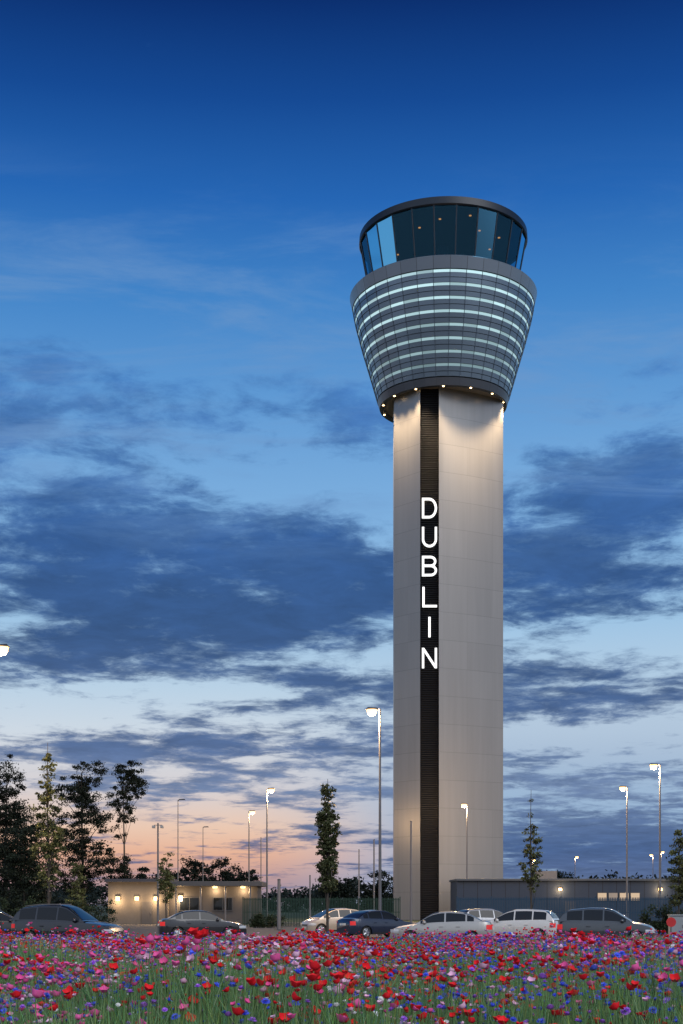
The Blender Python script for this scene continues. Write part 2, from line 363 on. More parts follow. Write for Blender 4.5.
# ------------------------------------------------------------------ street lamps and masts
def street_lamp(px, py, D, label, sides=(1,), arm=.8, energy=4500, group='street lamps', lit=True, r=.1):
    top = at(px, py, D); h = top.z
    o = empty('street_lamp', (top.x, D, 0), 0, label, 'street lamp', group)
    MB().tube([(0,0,0),(0,0,1.2)], r*1.25, 10).build('pole_base', galv, o, smooth=40)
    MB().tube([(0,0,1.2),(0,0,h*.5),(0,0,h+.12)], [r, r*.8, r*.55], 10).build('pole', galv, o, smooth=40)
    for s in sides:
        MB().tube([(0,0,h),(s*arm*.5,0,h+.1),(s*arm,0,h+.12)], .04, 6).build('arm', galv, o, smooth=40)
        hd = MB().add([(s*(arm-.15),-.09,h+.08),(s*(arm+.55),-.2,h+.1),(s*(arm+.55),.2,h+.1),(s*(arm-.15),.09,h+.08),(s*(arm-.1),-.06,h+.2),(s*(arm+.45),-.08,h+.22),(s*(arm+.45),.08,h+.22),(s*(arm-.1),.06,h+.2)],
                      [(3,2,1,0),(4,5,6,7),(0,1,5,4),(1,2,6,5),(2,3,7,6),(3,0,4,7)]).build('lamp_head', darksteel, o)
        if lit:
            MB().lathe([(.01,-.38),(.18,-.33),(.27,-.18),(.30,.0)], 14, Matrix.Translation((s*(arm+.22),0,h+.08))).build('lens', lens, hd, smooth=60)
            lamp('lamp_light', 'POINT', (s*(arm+.22), 0, h-.55), energy, WARM, o, .15)
    return o
street_lamp(380, 711, 80, 'tall street lamp with a bright head standing left of the control tower shaft', (-1,), .25, 8500)
street_lamp(-17, 649, 61, 'street lamp whose lit head reaches in at the left edge of the sky', (1,), .6, 3500)
street_lamp(267, 790, 131, 'lit street lamp left of the slim columnar tree, taller of the pair', (1,), .2, 5000)
street_lamp(249, 812, 165, 'lit street lamp over the right end of the low gatehouse', (1,), .2, 1600)
street_lamp(467, 805, 152, 'lit street lamp standing in front of the right half of the tower shaft', (-1,), .1, 6500)
street_lamp(627, 788, 133, 'lit street lamp above the lit windows of the dark low building', (-1,), .2, 3200)
street_lamp(660, 766, 112, 'tallest lit street lamp near the right edge', (-1,), .3, 5500)
street_lamp(653, 855, 300, 'small far lit lamp, left of two low ones at the right edge', (-1,), .2, 1500)
street_lamp(661, 852, 310, 'small far lit lamp, right of two low ones at the right edge', (1,), .2, 1500)
street_lamp(575, 857, 290, 'small far lit lamp right of the sparse young tree', (1,), .2, 1500)
street_lamp(532, 860, 305, 'small far lit lamp seen through the sparse young tree', (1,), .2, 1500)
street_lamp(178, 801, 140, 'slim unlit street lamp rising behind the gatehouse', (1,), .2, lit=False, r=.07)
street_lamp(203, 828, 180, 'short slim unlit street lamp behind the middle of the gatehouse', (1,), .2, lit=False, r=.07)
def mast(px, py, D, r, label, cams=0, cap=True):
    t_ = at(px, py, D); o = empty('mast', (t_.x, D, 0), 0, label, 'mast')
    MB().tube([(0,0,0),(0,0,t_.z*.5),(0,0,t_.z)], [r, r*.85, r*.7], 10).build('pole', galv, o, smooth=40)
    MB().tube([(0,0,t_.z),(0,0,t_.z+.08)], [r*.9, r*.5], 10).build('cap', darksteel, o)
    MB().box((0,0,.03), (r*4, r*4, .06)).build('base_plate', darksteel, o)
    for s in range(cams):
        sg = 1 if s else -1
        c = MB().box((sg*.35, -.1, t_.z-.25), (.25, .5, .22)).build('camera_housing', mat('camera_case', (.3, .3, .3), .5), o, bevel=.03)
        MB().tube([(0,0,t_.z-.1),(sg*.35,0,t_.z-.1)], .03, 6).build('bracket', darksteel, o)
mast(411, 822, 112, .11, 'plain pale post standing just left of the tower base')
mast(374, 840, 125, .09, 'thin plain post behind the tall bright street lamp')
mast(359, 850, 135, .08, 'thinnest plain post right of the columnar tree')
mast(261, 838, 150, .07, 'thin plain mast between two lit lamps')
mast(279, 880, 100, .16, 'short stout grey post on the car park edge')
mast(310, 876, 108, .08, 'short thin post left of the columnar tree')
mast(158, 824, 118, .1, 'mast with two security cameras in front of the gatehouse', 2)

# ------------------------------------------------------------------ buildings
def gatehouse():
    D = 128.; xl = at(108, 905, D).x; xr = at(257, 905, D).x; xm = at(168, 905, D).x
    o = empty('gatehouse', ((xl+xr)/2, D, 0), 0, 'low flat roofed gatehouse with warm wall lights left of the tower', 'gatehouse'); X = o.location.x
    ren = mat('grey_render', (.082, .077, .072), .85, var=.25, scale=.8); dk = mat('gatehouse_panel', (.048, .048, .052), .6); rf = mat('flat_roof', (.04, .04, .05), .6)
    MB().box(((xl+xm)/2-X, 3, 1.95), (xm-xl, 6, 3.9)).build('wall', ren, o)
    MB().box(((xr+xm)/2-X+.02, 3.4, 1.75), (xr-xm, 5.6, 3.5)).build('wall', dk, o)
    MB().box(((xl+xm)/2-X, 2.9, 4.05), (xm-xl+.5, 6.8, .3)).build('roof', rf, o, bevel=.03)
    MB().box(((xr+xm)/2-X+.35, 2.9, 3.75), (xr-xm+.3, 7.6, .45)).build('roof', mat('roof_fascia', (.06, .058, .06), .5), o, bevel=.03)
    for k in range(4):
        px_ = xm-X+.8+k*(xr-xm-1.4)/3
        MB().tube([(px_, -.6, 0), (px_, -.6, 3.53)], .08, 8).build('canopy_post', galv, o)
    for k in range(2):
        xx = xm-X+1.9+k*3.1
        f = MB().box((xx, .56, 1.9), (1.9, .1, 1.3)).build('window', darksteel, o)
        MB().box((xx-.45, .5, 1.9), (.8, .04, 1.1)).build('pane', glassdark, f); MB().box((xx+.45, .5, 1.9), (.8, .04, 1.1)).build('pane', glassdark, f)
    dr = MB().box((xl-X+3.6, -.03, 1.05), (1.0, .08, 2.1)).build('door', dk, o); MB().box((xl-X+3.95, -.1, 1.05), (.05, .08, .2)).build('handle', galv, dr)
    for px_, en in ((118, 280), (137, 110), (156, 280)):
        xx = at(px_, 0, D).x-X
        MB().box((xx, -.12, 2.4), (.36, .24, .34)).build('wall_lamp', lens, o, bevel=.03); lamp('wall_light', 'POINT', (xx, -.6, 2.15), en*.85, WARM, o, .1)
    xx = at(180, 0, D).x-X; MB().box((xx, .48, 2.5), (.36, .24, .34)).build('wall_lamp', lens, o, bevel=.03); lamp('wall_light', 'POINT', (xx, 0, 2.25), 340, WARM, o, .1)
    for px_ in (215, 243):
        xx = at(px_, 0, D).x-X; MB().box((xx, .0, 3.43), (.4, .4, .16)).build('soffit_lamp', lens, o); lamp('soffit_light', 'POINT', (xx, .0, 3.1), 160, WARM, o, .1)
gatehouse()
def lowbuilding():
    D = 150.; xl = at(457, 905, D).x; xr = at(720, 905, D).x; o = empty('airport_building', ((xl+xr)/2, D, 0), 0, 'long low dark flat roofed building with lit windows at the tower foot', 'building'); X = o.location.x; W = xr-xl
    pm, nt_, b_ = newmat('dark_wall_panel'); n = NT(nt_); x, y, z = n.sep(n.coord())
    ln = n.m('LESS_THAN', n.m('FRACT', n.m('DIVIDE', x, 1.5)), .04); nt_.links.new(n.mix(ln, (.026, .040, .068, 1), (.010, .013, .02, 1)), b_.inputs['Base Color']); b_.inputs['Roughness'].default_value = .55; b_.inputs['Specular IOR Level'].default_value = .25
    MB().box((0, 4.5, 2.2), (W, 9, 4.4)).build('wall', pm, o)
    MB().box((0, 4.4, 4.52), (W+.3, 9.5, .24)).build('roof', mat('low_roof', (.045, .058, .078), .5), o, bevel=.03)
    wl = [emit('office_light', (1, .72, .42), .34), emit('office_light_dim', (.5, .6, .65), .04)]
    for k in range(4):
        xx = at(602+k*11, 0, D).x-X
        f = MB().box((xx, -.03, 2.7), (1.05, .1, .9)).build('window', darksteel, o)
        MB().box((xx, -.09, 2.7), (.93, .04, .78)).build('pane', wl[0 if k in (0, 2, 3) else 1], f)
    dr = MB().box((at(570, 0, D).x-X, -.03, 1.1), (1.1, .1, 2.2)).build('door', darksteel, o); MB().box((at(570, 0, D).x-X+.4, -.11, 1.1), (.05, .08, .3)).build('handle', galv, dr)
    for px_ in (560, 660):
        xx = at(px_, 0, D).x-X; MB().box((xx, -.12, 3.5), (.36, .24, .26)).build('wall_lamp', lens, o); lamp('wall_light', 'POINT', (xx, -.6, 3.4), 140, WARM, o, .1)
    MB().box((-4, 4, 5.1), (2.2, 1.8, .9)).build('roof_vent', galv, o, bevel=.04)
lowbuilding()
def fence(px0, px1, D, h, label, col):
    x0 = at(px0, 0, D).x; x1 = at(px1, 0, D).x; o = empty('steel_fence', ((x0+x1)/2, D, 0), 0, label, 'fence'); X = o.location.x
    fm = mat('fence_paint', col, .6, .1, spec=.2); np_ = max(2, int((x1-x0)/2.6)); st = (x1-x0)/np_
    for i in range(np_+1): MB().box((x0-X+i*st, .05, (h+.1)/2), (.08, .08, h+.1)).build('post', fm, o)
    for i in range(np_):
        b = MB(); k = int(st/.13)
        for j in range(1, k): b.box((x0-X+i*st+j*st/k, 0, h/2), (.075, .02, h))
        for zr in (.2, h*.5, h-.15): b.box((x0-X+(i+.5)*st, .018, zr), (st-.09, .014, .05))
        b.build('panel', fm, o)
fence(243, 400, 117, 2.4, 'green metal bar fence between the gatehouse and the tower', (.012, .036, .027))
fence(457, 700, 111, 2.4, 'blue metal bar fence before the dark low building', (.014, .045, .085))

# ------------------------------------------------------------------ trees
def leafcloud(clumps, nleaf, size, col, var=.4):
    cl = np.array(clumps); k = RNG.integers(0, len(cl), nleaf); c = cl[k]
    d = RNG.normal(size=(nleaf, 3)); d /= np.linalg.norm(d, axis=1)[:, None]; rr = RNG.random(nleaf)**(.6)*(1+.6*RNG.random(nleaf)**3)
    p = c[:, :3]+d*rr[:, None]*c[:, 3:6]
    u = RNG.normal(size=(nleaf, 3)); u /= np.linalg.norm(u, axis=1)[:, None]; v = np.cross(u, RNG.normal(size=(nleaf, 3))); v /= np.linalg.norm(v, axis=1)[:, None]
    s = size*(.6+.8*RNG.random(nleaf))[:, None]
    V = np.stack([p-u*s, p+v*s*.55, p+u*s, p-v*s*.55], 1).reshape(-1, 3); T_ = np.arange(nleaf*4).reshape(-1, 4)
    cshade = (1-var+2*var*RNG.random(len(cl)))[k]*(.7+.6*RNG.random(nleaf))
    colr = np.repeat(np.array(col)[None]*cshade[:, None], 4, 0); return V, T_, colr
def tree(name, px, pytop, D, label, cat, blobs, ncl, nleaf, size, col, tr=.16, group=None, lean=0, limbs=8, clr=.5):
    tp = at(px, pytop, D); H = tp.z; o = empty(name, (tp.x, D, -.03), 0, label, cat, group)
    cl = []
    wts = [b[2]*b[2]*b[3] for b in blobs]
    for i in range(ncl):
        b = random.choices(blobs, wts)[0]
        while True:
            q = np.array([random.uniform(-1, 1) for _ in range(3)])
            if q@q <= 1: break
        cs = clr*random.uniform(.5, 1.3)
        cl.append([b[0]+q[0]*b[2], q[1]*b[2]*.9, H*(b[1]+q[2]*b[3]), cs*1.2, cs*1.15, cs*.7])
    V, T_, cc_ = leafcloud(cl, nleaf, size, col)
    t = MB(); top = H*(max(b[1] for b in blobs)); ph = random.uniform(0, 6)
    axis = [(lean*(i/6)**1.5+.08*math.sin(ph+i)*tr*5, .05*math.cos(ph+i), top*i/6) for i in range(7)]
    t.tube(axis, [tr*(1-.85*i/6) for i in range(7)], 8)
    for i in range(limbs):
        c = random.choice(cl)
        cand = [a for a in axis[1:] if a[2] < c[2]-.04*H] or [axis[1]]
        a = cand[-1]
        mid = [(a[0]+c[0])/2, (a[1]+c[1])/2, (a[2]+c[2])/2+.1]
        t.tube([a, mid, c[:3]], [tr*.3, tr*.18, tr*.06], 5)
    t.build('trunk', bark, o, smooth=50)
    fastmesh('crown', V, T_, cc_, leafm, o)
DG = (.011, .016, .010); YG = (.08, .09, .036)
B = 'trees at the left of the picture'
tree('tree', 6, 750, 150, 'dark broad tree cut by the left edge', 'tree', [(0.2,.84,2.0,.13),(-1.2,.64,3.2,.16),(1.1,.52,3.0,.18),(0,.3,3.8,.16)], 340, 26000, .115, DG, .25, B, clr=.6, limbs=40)
tree('tree', 82, 754, 152, 'dark tall open crowned tree left of the tall thin one', 'tree', [(0.8,.88,2.0,.09),(-.9,.78,2.3,.10),(1.0,.64,2.7,.13),(-1.2,.52,2.4,.12),(.6,.38,2.8,.11),(-.6,.24,2.2,.08)], 300, 23000, .11, DG, .22, B, clr=.56, limbs=44)
tree('tree', 124, 755, 154, 'tall thin dark tree with bare lower trunk above the gatehouse', 'tree', [(.4,.91,1.4,.07),(1.1,.81,1.5,.08),(-.5,.74,1.5,.07),(.3,.64,1.3,.06),(-.6,.54,.9,.05)], 110, 7600, .105, DG, .15, B, limbs=30, clr=.43)
tree('tree', 118, 842, 150, 'low rounded dark tree under the thin tall tree', 'tree', [(0,.6,1.6,.32),(.8,.45,1.3,.3)], 80, 7000, .10, DG, .14, B, clr=.48)
tree('tree', 24, 806, 140, 'dark bushy tree behind the dark estate car', 'tree', [(0,.62,2.4,.3),(1.7,.4,1.8,.28),(-1.6,.4,1.8,.28),(0,.22,2.6,.16)], 180, 18000, .11, (.014, .02, .012), .16, B, clr=.62)
yt = 'young trees planted round the car park'
tree('young_tree', 48, 729, 66, 'tall thin sapling with long slender tip before the dark trees', 'tree', [(0,.94,.10,.06),(0,.82,.30,.1),(-.05,.64,.66,.13),(0,.46,.8,.13),(0,.32,.6,.06)], 150, 5200, .065, YG, .07, yt, limbs=40, clr=.17)
tree('young_tree', 328, 770, 74, 'dense slim columnar tree left of the bright tall street lamp', 'tree', [(0,.95,.12,.05),(0,.84,.36,.09),(0,.67,.56,.14),(0,.49,.62,.14),(0,.34,.5,.08)], 240, 10000, .07, (.055, .066, .03), .08, yt, limbs=30, clr=.17)
tree('young_tree', 531, 783, 80, 'sparse young tree right of the tower', 'tree', [(0,.96,.05,.04),(0,.84,.14,.08),(.05,.62,.52,.12),(0,.46,.66,.12),(0,.34,.5,.06)], 90, 2300, .07, YG, .07, yt, limbs=40, clr=.16)
tree('young_tree', 679, 815, 80, 'young tree cut by the right edge', 'tree', [(0,.8,.3,.14),(0,.55,.55,.2),(0,.34,.5,.1)], 80, 3600, .075, YG, .07, yt, limbs=16, clr=.22)
tree('young_tree', 166, 846, 108, 'small pale young tree in front of the gatehouse', 'tree', [(0,.78,.4,.16),(0,.52,.65,.2)], 55, 2400, .085, YG, .07, yt, limbs=14, clr=.24)
tree('young_tree', 77, 853, 100, 'small young tree just left of the gatehouse', 'tree', [(0,.7,.45,.22),(0,.45,.6,.2)], 50, 2200, .085, YG, .07, yt, limbs=14, clr=.24)
bt = 'trees on the skyline'
for px, py, D, lab in ((152,858,210,'round dark tree on the skyline behind the left half of the gatehouse'),(192,850,215,'taller dark tree on the skyline behind the gatehouse roof'),(222,852,220,'dark tree on the skyline under the short slim lamp'),(243,862,215,'low dark tree on the skyline at the gatehouse right end'),
                       (340,874,230,'dark tree low on the skyline behind the columnar tree'),(378,868,235,'dark tree on the skyline behind the bright tall street lamp'),(560,862,260,'dark tree on the skyline right of the sparse young tree')):
    tree('tree', px, py, D, lab, 'tree', [(0,.6,2.4,.34),(1.8,.5,1.8,.3),(-1.9,.48,1.9,.3),(0,.25,2.6,.2)], 90, 7500, .17, DG, .2, bt, clr=.75)
cl = []
for i in range(420):
    D = random.uniform(330, 420); X = random.uniform(-120, 120); cl.append([X, D, random.uniform(1, 7+1.5*math.sin(X*.1)+1.5*math.sin(X*.037)), 2.5, 2.5, 1.8])
V, T_, cc_ = leafcloud(cl, 45000, .5, (.015, .022, .018))
tag(fastmesh('distant_treeline', V, T_, cc_, leafm), 'far dark line of trees along the horizon', 'trees', kind='stuff')
def shrub(px, D, w_, h_, label, col=(.025, .038, .018)):
    p = at(px, 0, D); o = empty('shrub', (p.x, D, 0), 0, label, 'shrub', 'shrubs'); t = MB()
    cl = [[random.uniform(-w_, w_)*.5, random.uniform(-.5, .5), random.uniform(.2, h_-.2)*(1-.3*random.random()), .35, .35, .28] for _ in range(34)]
    for c in cl[:8]: t.tube([(c[0]*.2, c[1]*.2, 0), (c[0]*.7, c[1]*.7, c[2]*.6), c[:3]], [.03, .02, .01], 5)
    t.build('stems', bark, o); V, T_, q = leafcloud(cl, 3400, .065, col); fastmesh('foliage', V, T_, q, leafm, o)
shrub(658, 82, 1.6, 1.9, 'dark rounded shrub right of the grey hatchback'); shrub(676, 84, 1.4, 1.6, 'dark shrub at the right edge under the young tree')
shrub(268, 110, 2.4, 1.3, 'low shrub at the left end of the green fence'); shrub(60, 90, 3.5, 2.2, 'wide dark shrub behind the dark estate car')
shrub(12, 95, 4, 2.6, 'wide dark shrub at the left edge'); shrub(98, 120, 3, 2.6, 'dark shrub against the left end of the gatehouse')

# ------------------------------------------------------------------ cars
tyre = mat('tyre_rubber', (.02, .02, .02), .85); rimm = mat('alloy', (.45, .46, .48), .3, .8); redl = emit('tail_light', (.7, .02, .02), .5)
redl.node_tree.nodes['Principled BSDF'].inputs['Base Color'].default_value = (.4, .01, .01, 1)
headl = mat('headlight_glass', (.65, .68, .72), .08, .3, coat=1); plate = mat('number_plate', (.7, .7, .66), .5)
TYPES = {
 'hatch': dict(L=4.15, W=1.76, zs=1.07, top=[(-2.07,.62),(-2.04,.9),(-1.9,1.0),(-1.5,1.02),(.9,.96),(1.5,.88),(1.88,.77),(2.02,.66),(2.07,.5)], roof=[(-2.0,.98),(-1.78,1.3),(-1.55,1.44),(-.7,1.50),(-.05,1.49),(.3,1.40),(1.15,.93)], wins=((-1.62,-1.0),(-.93,-.12),(-.05,.9)), ax=1.27),
 'tallhatch': dict(L=4.25, W=1.80, zs=1.08, top=[(-2.12,.62),(-2.09,.9),(-1.98,1.02),(-1.5,1.04),(.9,1.0),(1.5,.92),(1.9,.82),(2.06,.68),(2.12,.5)], roof=[(-2.05,1.0),(-1.85,1.32),(-1.6,1.48),(-.7,1.56),(-.05,1.55),(.32,1.46),(1.15,.97)], wins=((-1.66,-1.0),(-.93,-.12),(-.05,.88)), ax=1.30),
 'sedan': dict(L=4.55, W=1.79, zs=1.05, top=[(-2.27,.66),(-2.22,.95),(-2.05,1.03),(-1.5,1.04),(.8,.95),(1.5,.86),(2.0,.76),(2.2,.64),(2.27,.48)], roof=[(-1.85,1.0),(-1.3,1.3),(-.95,1.41),(-.4,1.46),(.05,1.44),(.4,1.35),(1.15,.9)], wins=((-1.45,-1.15),(-1.08,-.22),(-.15,.9)), ax=1.34),
 'compact': dict(L=3.9, W=1.70, zs=1.06, top=[(-1.95,.62),(-1.93,.9),(-1.8,1.0),(-1.4,1.01),(.9,.98),(1.4,.90),(1.78,.78),(1.9,.66),(1.95,.5)], roof=[(-1.9,.98),(-1.62,1.28),(-1.3,1.44),(-.6,1.52),(.1,1.50),(.45,1.40),(1.3,.94)], wins=((-1.4,-.85),(-.78,-.05),(.02,1.0)), ax=1.2),
 'estate': dict(L=4.75, W=1.84, zs=1.12, top=[(-2.37,.62),(-2.35,.95),(-2.27,1.04),(-1.5,1.04),(.9,.98),(1.55,.93),(2.05,.84),(2.29,.70),(2.37,.5)], roof=[(-2.27,1.0),(-2.05,1.38),(-1.85,1.52),(-1.0,1.62),(-.1,1.62),(.25,1.54),(1.1,.98)], wins=((-1.90,-1.17),(-1.08,-.2),(-.12,.88)), ax=1.38)}
def paintmat(name, col, metal):
    m, nt, b = newmat(name); n = NT(nt); f = n.noise(n.coord(), 900, 2)
    nt.links.new(n.mix(f, tuple(c*.85 for c in col)+(1,), tuple(min(1, c*1.15) for c in col)+(1,)), b.inputs['Base Color'])
    b.inputs['Metallic'].default_value = metal; b.inputs['Roughness'].default_value = .3; b.inputs['Specular IOR Level'].default_value = .4
    b.inputs['Coat Weight'].default_value = .9; b.inputs['Coat Roughness'].default_value = .02; return m
def sinterp(x, pts):
    xs = [p[0] for p in pts]; zs = [p[1] for p in pts]
    return sum(float(np.interp(x+dx, xs, zs)) for dx in (-.06, 0, .06))/3
def make_car(px, D, heading, typ, col, label, metal=.3, rails=False):
    T_ = TYPES[typ]; L, W = T_['L'], T_['W']/2; p = at(px, 905, D)
    o = empty('parked_car', (p.x, D, 0.004), heading, label, 'car', 'cars parked along the meadow edge'); o.scale = (1, 1, T_['zs'])
    pm = paintmat('car_paint', col, metal); ax = T_['ax']
    wid = lambda x: W*(1-.34*(abs(x)/(L/2))**9)
    def zbot(x):
        zb = .2+.06*(abs(x)/(L/2))**4
        for c in (ax, -ax):
            q = .37**2-(x-c)**2
            if q > 0: zb = max(zb, .30+math.sqrt(q))
        return zb
    ztop = lambda x: sinterp(x, T_['top'])
    pr = lambda z: 1-.05*((.62-z)/.42)**2 if z < .62 else 1-.09*((z-.62)/.42)**2
    def Bz(x, z, s): return Vector((x, s*wid(x)*pr(z), z))
    xs = sorted(set(list(np.linspace(-L/2, L/2, 70))+[c+dx for c in (ax, -ax) for dx in (-.3701, -.369, -.35, .35, .369, .3701)]))
    b = MB(); G_ = []
    for x in xs:
        zb, zt = zbot(x), ztop(x); side = [Bz(x, zb+(zt-.035-zb)*k/9, 1) for k in range(10)]; ys = side[-1].y
        top = [Vector((x, ys*f, zt-.035+.035*(1-f**3)+.02*(1-f*f))) for f in (.96, .85, .6, .3, 0)]
        half = side+top; G_.append(half+[Vector((q.x, -q.y, q.z)) for q in half[-2::-1]])
    b.grid(G_); k = len(G_[0]); nn = len(G_)
    b.f.append(tuple(range(k))); b.f.append(tuple((nn-1)*k+i for i in range(k-1, -1, -1)))
    b.build('body', pm, o, smooth=32)
    MB().box((0, 0, .36), (L*.9, W*1.55, .3)).build('underbody', black, o)
    rf = T_['roof']; x0, x1 = rf[0][0], rf[-1][0]; Hm = max(q[1] for q in rf)
    def Sc(x, v):
        if v > 2: q = Sc(x, 4-v); return Vector((q.x, -q.y, q.z))
        zb = ztop(x)-.03; zr = max(zb+.004, sinterp(x, rf))
        h = zr-zb; fh = h/(Hm-.97); wb = W*.885; yt_ = wb-(wb-W*.64)*min(1, fh)
        if v <= 1: return Vector((x, wb+(yt_-wb)*(.75*v+.25*v*v), zb+h*.90*v))
        u = v-1; return Vector((x, yt_*math.cos(u*math.pi/2)**.8 if u < 1 else 0, zb+h*(.90+.10*math.sin(u*math.pi/2))))
    V_ = [0, .25, .5, .75, .9, 1, 1.15, 1.35, 1.6, 1.8, 2]; V_ = V_+[4-v for v in V_[-2::-1]]
    MB().grid([[Sc(x, v) for v in V_] for x in np.linspace(x0, x1, 50)]).build('cabin', pm, o, smooth=40)
    def patch(S_, u0, u1, v0, v1, nu, nv, off, name, m_, par, flip=1):
        P_ = []
        for i in range(nu+1):
            r_ = []
            for j in range(nv+1):
                u = u0+(u1-u0)*i/nu; v = v0+(v1-v0)*j/nv; q = S_(u, v); e = .01
                nrm = (S_(u+e, v)-S_(u-e, v)).cross(S_(u, v+e)-S_(u, v-e)); nrm = nrm.normalized() if nrm.length > 1e-9 else Vector((0, 0, 1))
                if nrm.dot(q-Vector((u*.7, 0, .7))) < 0: nrm = -nrm
                r_.append(q+nrm*off)
            P_.append(r_)
        return MB().grid(P_).build(name, m_, par, smooth=50)
    for (a, c) in T_['wins']:
        patch(Sc, a, c, .10, .92, 8, 4, .008, 'side_window', glassdark, o); patch(Sc, a, c, 3.08, 3.90, 8, 4, .008, 'side_window', glassdark, o)
    patch(Sc, rf[-3][0]+.05, x1-.1, 1.06, 2.94, 8, 14, .008, 'windscreen', glassdark, o)
    patch(Sc, x0+.08, rf[2][0]-.04, 1.08, 2.92, 8, 14, .008, 'rear_window', glassdark, o)
    for s in (1, -1):
        Bs = lambda x, z, s=s: Bz(x, z, s)
        for a, c in ((T_['wins'][1][0]-.02, T_['wins'][1][1]+.02), (T_['wins'][2][0]-.02, .84)):
            c2 = min(c, ax-.42); a2 = max(a, -ax+.42)
            dr = patch(Bs, a2, c2, .3, .9, 6, 5, .006, 'door', pm, o)
            q = Bs(a2+.16, .8); MB().box((q.x, q.y+s*.02, q.z), (.18, .03, .03)).build('handle', pm, dr)
        patch(Bs, -ax+.42, ax-.42, .21, .3, 6, 2, .008, 'sill_trim', black, o)
        patch(Bs, L/2-.42, L/2-.035, .55, .68, 8, 3, .008, 'headlight', headl, o)
        patch(Bs, -L/2+.03, -L/2+.28, .68 if typ != 'estate' else .72, .88, 6, 3, .008, 'tail_light', redl, o)
        q = Sc(.72, .25); MB().lathe([(.01,-.1),(.07,-.07),(.09,0),(.07,.07),(.01,.1)], 10, Matrix.Translation((q.x, s*(q.y+.12), q.z)) @ Matrix.Rotation(math.pi/2, 4, 'X')).build('wing_mirror', pm, o, smooth=60)
        for c in (ax, -ax):
            Mx = Matrix.Translation((c, s*(W-.12), .31)) @ Matrix.Rotation(-s*math.pi/2, 4, 'X')
            wh = MB().lathe([(.2,.09),(.25,.1),(.29,.09),(.31,.05),(.31,-.05),(.29,-.1),(.2,-.1)], 28, Mx).build('wheel', tyre, o, smooth=40)
            r_ = MB().lathe([(.01,.07),(.06,.075),(.07,.05),(.2,.02),(.205,.095),(.215,.09)], 28, Mx)
            for i in range(5):
                a = i*2*math.pi/5; r_.tube([Mx @ Vector((.05*math.cos(a), .05*math.sin(a), .07)), Mx @ Vector((.2*math.cos(a), .2*math.sin(a), .075))], [.035, .025], 6)
            r_.build('rim', rimm, wh, smooth=40)
    MB().box((L/2-.005, 0, .42), (.05, .52, .11)).build('number_plate', plate, o); MB().box((-L/2+.005, 0, .72), (.08, .52, .11)).build('number_plate', plate, o)
    MB().box((L/2-.03, 0, .56), (.06, W*1.0, .09)).build('grille', black, o, bevel=.01)
    if rails:
        for s in (1, -1): MB().tube([Sc(x, 1.2 if s > 0 else 2.8)+Vector((0, 0, .05)) for x in np.linspace(-1.7, -.1, 8)], .02, 6).build('roof_rail', galv, o)
    return o
R = math.radians
make_car(-4, 67, R(10), 'hatch', (.010, .011, .014), 'dark car cut by the left edge behind the estate car', .1)
make_car(68, 60, R(-14), 'estate', (.005, .007, .014), 'large dark navy estate car at the left', .1, rails=True)
make_car(202, 73, R(12), 'sedan', (.018, .019, .023), 'dark grey saloon parked alone in front of the gatehouse', .1)
make_car(334, 84, R(205), 'compact', (.40, .35, .29), 'pale beige silver hatchback right of the stout grey post', .3)
make_car(377, 76, R(35), 'sedan', (.012, .022, .05), 'dark blue car between the beige hatchback and the silver saloon')
make_car(442, 62, R(172), 'sedan', (.40, .38, .35), 'silver saloon parked below the foot of the tower', .4)
make_car(490, 79, R(20), 'hatch', (.26, .27, .29), 'grey car half hidden behind the white car', .5)
make_car(516, 67, R(160), 'hatch', (.60, .58, .54), 'white car right of the silver saloon', .1)
make_car(607, 61, R(-16), 'tallhatch', (.055, .062, .07), 'slate grey tall hatchback nearest the right edge', .3)

# cabinet and sign at the right
p = at(677, 0, 72); o = empty('utility_cabinet', (p.x, 72, 0), 0, 'small grey utility cabinet at the right edge of the car park', 'cabinet')
gm = mat('cabinet_paint', (.25, .27, .28), .5)
MB().box((0, 0, .65), (.8, .5, 1.2)).build('case', gm, o, bevel=.02); MB().box((0, 0, .03), (.9, .6, .06)).build('plinth', kerbm, o); MB().box((0, -.01, 1.28), (.88, .6, .06)).build('lid', gm, o)
dd = MB().box((0, -.26, .65), (.68, .02, 1.05)).build('door', gm, o); MB().box((.25, -.285, .7), (.04, .03, .14)).build('handle', darksteel, dd)
p = at(671, 0, 69); o = empty('road_sign', (p.x, 69, 0), 0, 'small red sign on a short post beside the grey cabinet', 'sign')
MB().tube([(0,0,0),(0,0,1.15)], .03, 8).build('post', galv, o); MB().lathe([(.01,-.01),(.24,-.01),(.24,.01),(.01,.01)], 24, Matrix.Translation((0,-.05,.95)) @ Matrix.Rotation(math.pi/2, 4, 'X')).build('sign_face', mat('sign_red', (.5, .02, .02), .4), o)

